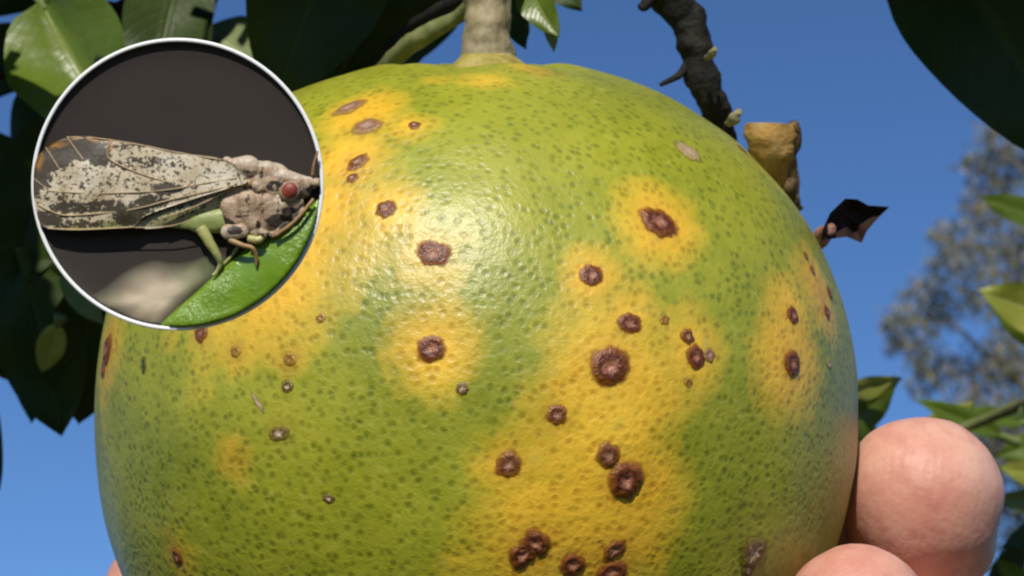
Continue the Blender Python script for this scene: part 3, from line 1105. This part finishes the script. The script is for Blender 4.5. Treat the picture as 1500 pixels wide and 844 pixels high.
# ------------------------------------------------------------------ inset insect picture, modelled as an added round dish
DD = 0.157
DS = DD / FPX
DC = P(260, 270, DD)


def Q(px, py, z):
    """Point over the dish: photo pixel, z pixels towards the camera from the rim's plane (relative to the dish's centre)."""
    return RIGHT * ((px - 260) * DS) + UP * ((270 - py) * DS) + BACK * (z * DS)


RD = 211.0
dish = empty('inset_dish', DC, 'round inset picture of the mottled insect, modelled as a white-rimmed dark dish', 'dish')


def lathe(name, prof, mat, seg=128):
    vs, fs = [], []
    for (r, z) in prof:
        for j in range(seg):
            a = 2 * math.pi * j / seg
            vs.append(Q(260 + r * math.cos(a), 270 + r * math.sin(a), z))
    for k in range(len(prof) - 1):
        for j in range(seg):
            j2 = (j + 1) % seg
            fs.append((k * seg + j, k * seg + j2, (k + 1) * seg + j2, (k + 1) * seg + j))
    o = link_mesh(name, vs, fs, mat)
    o.parent = dish
    return o


WHITE = m_plain('rim_white', (0.86, 0.86, 0.85), (0.90, 0.90, 0.89), 300, 0.45)
CHAR = m_plain('dish_charcoal', (0.036, 0.029, 0.026), (0.043, 0.035, 0.031), 60, 0.85, 900, 0.2, 0.0001, 0.15)
lathe('backing', [(0.01, -9), (90, -9), (170, -9), (200, -8.6), (206, -7), (208.8, -3.4), (209.8, -1.5), (210.8, -1.6), (211, -8), (209, -22), (200, -31), (100, -36), (0.01, -36)], CHAR)
lathe('rim', [(208.8, -2.2), (208.9, -.8), (209.6, 0.2), (211.8, .5), (213.8, 0.2), (214.5, -1.0), (214.2, -3.0), (211.2, -3.2)], WHITE)
hang = tube('thread', [Q(258, 57.5, -1), P(258, -20, .168) - DC, P(262, -260, .19) - DC, P(300, -700, .25) - DC, Vector((-.10, .385, 1.795)) - DC], [.00002] * 5,
            m_plain('thread_green', (.02, .03, .012), (.03, .04, .02), 300, .9, spec=.1), seg=5)
hang.parent = dish  # added thread, so that the dish hangs from the bough


def clip(px, py, lim=208.6):
    dx, dy = px - 260, py - 270
    r = math.hypot(dx, dy)
    if r > lim:
        return 260 + dx * lim / r, 270 + dy * lim / r
    return px, py


# green shoot under the insect
def m_shoot():
    M = NT('shoot_green')
    c = M.coord()
    col = M.ramp(M.noise(260, 4, 0.6, c), [(0.3, (0.105, 0.200, 0.008)), (0.55, (0.145, 0.255, 0.012)), (0.8, (0.200, 0.310, 0.025))])
    col = M.mix(M.ramp(M.noise(1500, 3, 0.6, c), [(0.6, 0), (0.85, .6)]), col, (0.16, 0.30, 0.05))
    M.col(col)
    M.bump(M.math('MULTIPLY', M.noise(1900, 4, 0.7, c), M.ramp(M.noise(180, 2, 0.5, c), [(0.42, 0.15), (0.62, 1.0)])), 0.6, 0.0003)
    M.set(Roughness=0.24, Specular_IOR_Level=0.6, Subsurface_Weight=0.12, Subsurface_Scale=0.001)
    M.b.inputs['Subsurface Radius'].default_value = (.4, 1, .2)
    return M.m


EDGE = [(205, 500), (238, 470), (275, 437), (320, 396), (352, 370), (390, 346), (430, 318), (458, 296), (490, 268)]
vs, fs = [], []
NE, NT_ = 60, 34
for i in range(NE + 1):
    s = i / NE * (len(EDGE) - 1)
    k = min(int(s), len(EDGE) - 2)
    t = s - k
    ex, ey = EDGE[k][0] * (1 - t) + EDGE[k + 1][0] * t, EDGE[k][1] * (1 - t) + EDGE[k + 1][1] * t
    for j in range(NT_ + 1):
        v = j / NT_
        x, y = ex + v * 150 * .66, ey + v * 150 * .75
        z = -8 + 22 * math.sqrt(max(0, 1 - (1 - min(1, v * 1.5)) ** 2)) + 2.0 * noise.noise(Vector((x, y, 0)) * .03)
        cx, cy = clip(x, y)
        if (cx, cy) != (x, y):
            over = math.hypot(x - cx, y - cy)
            z = max(-8, z - over * 1.2)
        vs.append(Q(cx, cy, z))
for i in range(NE):
    for j in range(NT_):
        a = i * (NT_ + 1) + j
        fs.append((a, a + 1, a + NT_ + 2, a + NT_ + 1))
shoot = link_mesh('green_shoot', vs, fs, m_shoot())
shoot.location = DC
tag(shoot, 'glossy green plant shoot crossing the lower part of the round dish', 'plant')

# pale petal-like lump behind the shoot
vs, fs = [], []
OUT = [(112, 446), (150, 418), (184, 392), (222, 378), (252, 382), (284, 378), (326, 364), (340, 388), (286, 434), (252, 468), (228, 486), (190, 482), (160, 462)]
n = len(OUT) * 4
pts = []
for i in range(len(OUT)):
    p0, p1, p2, p3 = OUT[i - 1], OUT[i], OUT[(i + 1) % len(OUT)], OUT[(i + 2) % len(OUT)]
    for k in range(4):
        t = k / 4
        pts.append(tuple(0.5 * (2 * p1[c] + (p2[c] - p0[c]) * t + (2 * p0[c] - 5 * p1[c] + 4 * p2[c] - p3[c]) * t * t + (3 * p1[c] - p0[c] - 3 * p2[c] + p3[c]) * t ** 3) for c in (0, 1)))
pale = []
for k in range(13):
    t = k / 12
    for (x, y) in pts:
        qx, qy = 232 + (x - 232) * t, 440 + (y - 440) * t
        cx, cy = clip(qx, qy, 207)
        vs.append(Q(cx, cy, -8.4 + 8 * math.sqrt(max(0, 1 - t * t)) + 1.5 * noise.noise(Vector((cx, cy, 0)) * .05)))
        pale.append(min(1, max(0, (math.hypot(cx - 215, (cy - 440) * 1.0) - 30) / 60)))
for k in range(12):
    for i in range(n):
        i2 = (i + 1) % n
        fs.append((k * n + i, k * n + i2, (k + 1) * n + i2, (k + 1) * n + i))
M = NT('petal_cream')
cc = M.coord()
M.col(M.mix(M.math('MULTIPLY', M.attr('edge'), M.ramp(M.noise(260, 3, .6, cc), [(.35, 0.15), (.65, 1)])), M.ramp(M.noise(250, 4, .6, cc), [(.3, (.46, .36, .23)), (.7, (.60, .50, .36))]), (.17, .24, .09)))
M.set(Roughness=.6)
tp = M.n('BsdfTransparent')
mx = M.n('MixShader')
M.l(M.ramp(M.attr('fringe'), [(.30, 0.0), (.96, 1.0)]), mx.inputs[0])
M.l(M.b.outputs[0], mx.inputs[1])
M.l(tp.outputs[0], mx.inputs[2])
M.l(mx.outputs[0], M.out.inputs[0])
petal = link_mesh('petal', vs, fs, M.m)
petal.location = DC
float_attr(petal, 'edge', pale)
float_attr(petal, 'fringe', [k // n / 12 for k in range(13 * n)])
tag(petal, 'cream petal tucked behind the green shoot in the dish', 'petal')

# the insect
INS = empty('psyllid_insect', DC + Q(340, 370, 2), 'mottled brown winged insect with red eye standing on the green shoot', 'insect')


def ins(o):
    o.parent = INS
    o.data.transform(Matrix.Translation(DC - INS.location))
    return o


def m_wing():
    M = NT('wing_mottled')
    c = M.coord()
    a = M.attr('dark')
    base = M.ramp(M.noise(420, 4, .6, c), [(.3, (.44, .34, .20)), (.55, (.60, .52, .38)), (.75, (.68, .62, .49))])
    base = M.mix(M.attr('green'), base, (.20, .21, .05))
    mp = M.n('Mapping')
    mp.inputs['Scale'].default_value = (1, 1, 1.35)
    M.l(c, mp.inputs[0])
    sp = M.noise(2900, 3, .6, mp.outputs[0], .8)
    sp2 = M.noise(5600, 2, .5, mp.outputs[0], .4)
    f = M.math('ADD', M.math('MULTIPLY', sp, .75), M.math('MULTIPLY', sp2, .25))
    f = M.math('ADD', f, M.math('MULTIPLY', a, .20))
    mask = M.ramp(f, [(.552, 0.0), (.592, 1.0)])
    base = M.mix(M.math('MULTIPLY', mask, .93), base, (.030, .022, .015))
    base = M.mix(M.attr('rust'), base, M.ramp(M.noise(900, 3, .6, c), [(.35, (.12, .05, .012)), (.6, (.42, .20, .03))]))
    M.col(base)
    M.bump(M.noise(1800, 3, .6, c), .4, .00012)
    M.set(Roughness=.42, Specular_IOR_Level=.45)
    return M.m


def sheet(name, outline, mat, zfun, fields, parent_fn=ins, n_sub=5, rings=22, thick=1.2, centre=None):
    pts = []
    n = len(outline)
    for i in range(n):
        p0, p1, p2, p3 = outline[i - 1], outline[i], outline[(i + 1) % n], outline[(i + 2) % n]
        for k in range(n_sub):
            t = k / n_sub
            pts.append(tuple(0.5 * (2 * p1[c] + (p2[c] - p0[c]) * t + (2 * p0[c] - 5 * p1[c] + 4 * p2[c] - p3[c]) * t * t + (3 * p1[c] - p0[c] - 3 * p2[c] + p3[c]) * t ** 3) for c in (0, 1)))
    m = len(pts)
    cx = centre[0] if centre else sum(p[0] for p in pts) / m
    cy = centre[1] if centre else sum(p[1] for p in pts) / m
    vs, fs = [], []
    at = {k: [] for k in fields}
    for sgn in (0, 1):
        for k in range(rings + 1):
            t = k / rings
            for (x, y) in pts:
                qx, qy = cx + (x - cx) * t, cy + (y - cy) * t
                if math.hypot(qx - 260, qy - 270) > 208.4:
                    qx, qy = clip(qx, qy, 208.4)
                vs.append(Q(qx, qy, zfun(qx, qy, t) - (thick * (1 - .7 * t ** 6) if sgn else 0)))
                for key, lst in fields.items():
                    val = 0.0
                    for (bx, by, rx, ry, w) in lst:
                        e = ((qx - bx) / rx) ** 2 + ((qy - by) / ry) ** 2
                        val = max(val, w * max(0.0, min(1.0, 1.6 * (1.25 - e)))) if w > 0 else val + w * max(0.0, min(1.0, 1.25 - e))
                    at[key].append(val)
        o = sgn * (rings + 1) * m
        for k in range(rings):
            for i in range(m):
                i2 = (i + 1) % m
                q = (o + k * m + i, o + k * m + i2, o + (k + 1) * m + i2, o + (k + 1) * m + i)
                fs.append(q if sgn else q[::-1])
    o0, o1 = rings * m, (2 * rings + 1) * m
    for i in range(m):
        i2 = (i + 1) % m
        fs.append((o0 + i, o0 + i2, o1 + i2, o1 + i))
    o = link_mesh(name, vs, fs, mat)
    for key, vals in at.items():
        float_attr(o, key, vals)
    return parent_fn(o)


WINGZ = lambda x, y, t: 10 + 7 * max(0, (x - 270) / 82) + 8 * max(0, 1 - ((y - 275) / 75) ** 2) - 6 * max(0, (120 - x) / 70) + 2.5 * noise.noise(Vector((x, y, 0)) * .03)
WING = m_wing()
fw = sheet('forewing', [(366, 266), (346, 243), (318, 231), (285, 227), (250, 221), (210, 212), (168, 205), (132, 200), (106, 200), (82, 208), (64, 220), (54, 240), (50, 265), (53, 295), (58, 322), (70, 334), (110, 337), (160, 336), (196, 333), (214, 318), (250, 304), (300, 288), (340, 276)],
      WING, WINGZ,
      {'dark': [(120, 220, 44, 17, 1.25), (85, 230, 28, 20, 1.3), (60, 250, 18, 28, 1.3), (148, 226, 16, 20, 1), (56, 276, 8, 16, 1), (70, 322, 24, 14, 1), (110, 305, 38, 9, .85), (160, 303, 32, 9, .8), (190, 318, 24, 14, .9),
                (185, 244, 22, 6, .5), (215, 238, 26, 8, .45), (248, 278, 22, 10, 1), (225, 296, 26, 10, .95), (205, 306, 20, 12, .9), (110, 328, 60, 6, .7), (190, 216, 30, 4, .6), (95, 300, 8, 20, .6), (250, 240, 30, 8, .3), (160, 262, 120, 40, .12), (270, 258, 60, 30, .05)],
       'green': [(215, 322, 40, 14, .7), (190, 330, 60, 7, .8), (120, 336, 60, 4, .9)],
       'rust': [(150, 204, 22, 4, .9), (165, 214, 4, 10, .7), (76, 212, 26, 5, .8), (58, 232, 7, 18, .7), (110, 337, 50, 3, .6), (112, 201, 16, 4, .6)]}, centre=(190, 272))
sheet('hindwing', [(352, 272), (330, 276), (300, 288), (262, 300), (225, 314), (198, 330), (215, 335), (250, 332), (285, 322), (320, 304), (350, 284)],
      WING, lambda x, y, t: 6 + 6 * (1 - t * t), {'dark': [(275, 308, 26, 10, .45), (320, 286, 16, 6, .1)], 'green': [(260, 318, 70, 16, .75), (310, 296, 40, 12, .35)], 'rust': []}, rings=12)
ABD = m_plain('abdomen_green', (.20, .25, .07), (.30, .34, .12), 700, .45, 1500, .4, .0002, .4, .1)
BODY_MATS = None


def m_body():
    M = NT('body_tan')
    c = M.coord()
    base = M.ramp(M.noise(520, 4, .6, c), [(.3, (.24, .15, .085)), (.5, (.40, .28, .18)), (.7, (.54, .43, .30))])
    f = M.math('ADD', M.attr('dark'), M.math('MULTIPLY', M.math('SUBTRACT', M.noise(1700, 5, .7, c), .5), 2.3))
    base = M.mix(M.ramp(f, [(.40, 0.0), (.62, .95)]), base, (.022, .016, .014))
    base = M.mix(M.attr('pale'), base, (.52, .45, .35))
    v = M.n('TexVoronoi', feature='DISTANCE_TO_EDGE')
    v.inputs['Scale'].default_value = 640
    nz = M.n('TexNoise')
    nz.inputs['Scale'].default_value = 900
    M.l(c, nz.inputs['Vector'])
    ad = M.n('VectorMath', operation='MULTIPLY_ADD')
    M.l(nz.outputs['Color'], ad.inputs[0])
    ad.inputs[1].default_value = (0.0016,) * 3
    M.l(c, ad.inputs[2])
    M.l(ad.outputs[0], v.inputs['Vector'])
    cr = M.ramp(v.outputs['Distance'], [(0.0, 1.0), (0.05, 0.0)])
    base = M.mix(M.math('MULTIPLY', cr, .05), base, (.07, .04, .025))
    M.col(base)
    h = M.math('SUBTRACT', M.math('MULTIPLY', M.noise(1500, 4, .6, c), .8), M.math('MULTIPLY', cr, .1))
    M.bump(h, .7, .0003)
    M.set(Roughness=.45, Specular_IOR_Level=.45)
    return M.m


def blob(name, parts, mat, voxel=1.1, smooth=1, fields=None):
    bv, bf = [], []
    for (a, b, ra, rb) in parts:
        capsule(bv, bf, Vector((a[0], -a[1], a[2])), Vector((b[0], -b[1], b[2])), ra, rb)
    me = bpy.data.meshes.new('raw')
    me.from_pydata([tuple(v) for v in bv], [], bf)
    r = bpy.data.objects.new('raw', me)
    COL.objects.link(r)
    q = r.modifiers.new('r', 'REMESH')
    q.mode = 'VOXEL'
    q.voxel_size = voxel
    q = r.modifiers.new('s', 'SMOOTH')
    q.factor = .5
    q.iterations = smooth
    e = bpy.data.meshes.new_from_object(r.evaluated_get(bpy.context.evaluated_depsgraph_get()))
    bpy.data.objects.remove(r)
    vs = [v.co.copy() for v in e.vertices]
    fs = [tuple(p.vertices) for p in e.polygons]
    at = {k: [] for k in (fields or {})}
    out = []
    for v in vs:
        x, y, z = v.x, -v.y, v.z * .6 + 3
        for key in at:
            val = 0.0
            for (bx, by, rx, ry, w) in fields[key]:
                val = max(val, w * max(0.0, min(1.0, 1.5 * (1.3 - ((x - bx) / rx) ** 2 - ((y - by) / ry) ** 2))))
            at[key].append(val)
        if math.hypot(x - 260, y - 270) > 208.4:
            x, y = clip(x, y, 208.4)
        out.append(Q(x, y, z))
    o = link_mesh(name, out, fs, mat)
    for key, vals in at.items():
        float_attr(o, key, vals)
    return ins(o)


blob('body', [
    ((350, 262, -4), (400, 268, 0), 30, 30), ((400, 268, 0), (440, 274, 0), 26, 18), ((440, 266, 2), (478, 268, 2), 9, 5), ((350, 300, -4), (404, 300, 0), 30, 28), ((345, 322, -4), (395, 322, 0), 24, 22),
    ((404, 300, 0), (432, 300, 0), 24, 14), ((390, 328, 0), (424, 324, 0), 18, 9)] + [((x, y, z), (x + dx, y + dy, z + dz), q, q2) for (x, y, z, dx, dy, dz, q, q2) in [
        (350, 249, 14, 14, -1, 2, 18, 20), (392, 252, 14, 8, 3, 0, 16, 14), (416, 261, 14, 8, 4, 0, 13, 11), (436, 270, 12, 10, 2, -2, 13, 9), (452, 266, 8, 22, 3, 0, 7, 4), (334, 238, 14, 5, 2, 0, 8, 7),
        (378, 274, 24, 3, 3, 0, 8, 6), (396, 276, 20, 6, 6, 0, 9, 8), (364, 296, 18, 8, 30, -2, 17, 14), (392, 298, 20, 6, 26, -4, 14, 11), (414, 300, 18, 6, 12, -4, 11, 9), (340, 302, 12, 4, 22, 0, 16, 14),
        (432, 300, 14, 8, -4, -2, 9, 6), (400, 342, 8, 22, -14, 0, 8, 5), (376, 338, 14, 10, 6, 0, 10, 8), (432, 318, 8, 12, -12, 0, 6, 3)]],
    m_body(), fields={  # thin dark streaks paint crease shading between the plates, beside real mottling
        'dark': [(318, 330, 26, 14, 1), (412, 325, 24, 12, .75), (428, 312, 14, 9, .7), (404, 274, 13, 9, .7), (457, 279, 9, 6, .75), (362, 256, 20, 7, .5), (385, 252, 4, 14, .5), (412, 262, 3, 12, .45), (435, 268, 3, 9, .45),
                 (395, 347, 24, 6, .6), (300, 335, 20, 10, .9), (366, 300, 4, 18, .5), (387, 300, 3, 20, .5), (408, 300, 4, 14, .45), (372, 276, 18, 3, .55), (362, 318, 18, 3, .55), (345, 338, 22, 14, .5), (380, 335, 3, 14, .5), (390, 282, 14, 3, .45)],
        'pale': [(395, 236, 50, 10, .6), (440, 255, 40, 8, .7), (345, 232, 30, 5, .4), (420, 345, 8, 5, .5), (440, 308, 8, 5, .5)]})
blob('abdomen', [((345, 322, -4), (290, 326, -4), 22, 16), ((300, 326, -4), (245, 326, -6), 14, 7)], ABD, 1.6, 3)
blob('coxa', [((337, 340, 18), (356, 338, 18), 12, 11)], m_body(), 1.2, 2, {'dark': [(346, 338, 12, 7, 1)], 'pale': [(346, 348, 20, 4, .5), (330, 340, 5, 8, .6)]})
blob('wing_joint', [((350, 266, 26), (366, 269, 28), 6, 5)], m_plain('joint_ochre', (.42, .22, .07), (.50, .33, .16), 900, .4, 1800, .4, .0002), 1.0, 2)
eye = blob('eye', [((426, 281, 30), (427, 280, 31), 12.5, 11.8)], m_plain('eye_red', (.17, .022, .014), (.28, .055, .030), 900, .42, 5200, .5, .0001, .5), .9, 2)
sock = blob('eye_socket', [((425, 282, 24), (427, 281, 24), 15.5, 15)], m_plain('socket_pale', (.20, .13, .08), (.42, .33, .22), 1500, .5, 2200, .4, .0002), 1.0, 2)
eye.parent = sock
blob('eye_ridge', [((414, 270, 28), (416, 294, 28), 3.0, 3.0), ((444, 280, 22), (450, 286, 20), 5, 4)], m_plain('ridge_dark', (.020, .014, .012), (.10, .07, .05), 1200, .35), .9, 2)
VEIN = m_plain('vein_tan', (.36, .25, .12), (.50, .38, .22), 1500, .45)
for pl, r in [([(100, 201), (110, 215), (126, 236)], 1.5), ([(69, 217), (78, 230), (90, 248)], 1.3), ([(52, 262), (62, 270), (74, 278)], 1.3), ([(165, 207), (160, 222), (166, 236), (205, 254), (250, 268)], 1.6),
              ([(72, 280), (110, 283), (160, 284), (240, 280), (300, 270), (350, 262)], 1.3), ([(58, 300), (75, 309), (100, 316), (150, 313), (205, 306), (255, 293), (345, 273)], 1.7),
              ([(345, 275), (300, 298), (262, 313), (240, 320)], 1.9), ([(100, 202), (140, 203), (200, 212), (260, 224), (330, 236)], 1.4), ([(72, 335), (120, 337), (200, 333)], 1.8), ([(200, 334), (250, 332), (285, 322)], 1.3)]:
    o = tube('wing_vein', [Q(x, y, (WINGZ(x, y, 0) if not (x in (345, 300, 262, 240) and y > 272 and r == 1.9) else 15) + .6) for x, y in pl], [r * .62 * DS] * len(pl), VEIN, seg=7, sub=5)
    ins(o)
    o.parent = fw
LEGG = m_plain('leg_green', (.30, .31, .09), (.42, .40, .16), 700, .4, 1500, .3, .0002, .4, .15)
LEGB = m_plain('leg_brown', (.24, .13, .05), (.36, .22, .10), 900, .45, 1500, .3, .0002)
ins(tube('leg', [Q(296, 335, 4), Q(306, 352, 8), Q(318, 372, 8), Q(323, 386, 4), Q(318, 398, 2), Q(312, 404, 4)], [v * DS for v in (10, 8, 6, 4.2, 2.6, 1.8)], LEGG, rough=.12, rs=2500, seg=12))
ins(tube('leg', [Q(338, 352, 14), Q(358, 360, 18), Q(372, 364, 18), Q(377, 376, 14), Q(377, 390, 12)], [v * DS for v in (4.4, 4, 3.4, 3.0, 2.0)], LEGB, rough=.15, rs=2500, seg=10))
ins(tube('leg', [Q(366, 350, 12), Q(380, 352, 16), Q(386, 348, 16)], [v * DS for v in (6, 6, 4)], LEGG, seg=10))
ins(tube('leg', [Q(348, 362, -2), Q(338, 376, -3), Q(326, 388, -4)], [v * DS for v in (3, 2.4, 2)], LEGG, seg=8))
ins(tube('antenna', [Q(459, 258, 10), Q(461, 242, 12), Q(465, 228, 12), Q(466, 222, 11)], [v * DS for v in (3, 2.4, 2.0, 1.4)], LEGB, seg=8))
ins(tube('mouthpart', [Q(405, 346, 14), Q(430, 328, 16), Q(448, 308, 14), Q(460, 292, 10)], [v * DS for v in (3.4, 3, 3, 2.5)], LEGB, rough=.2, rs=2500, seg=8))
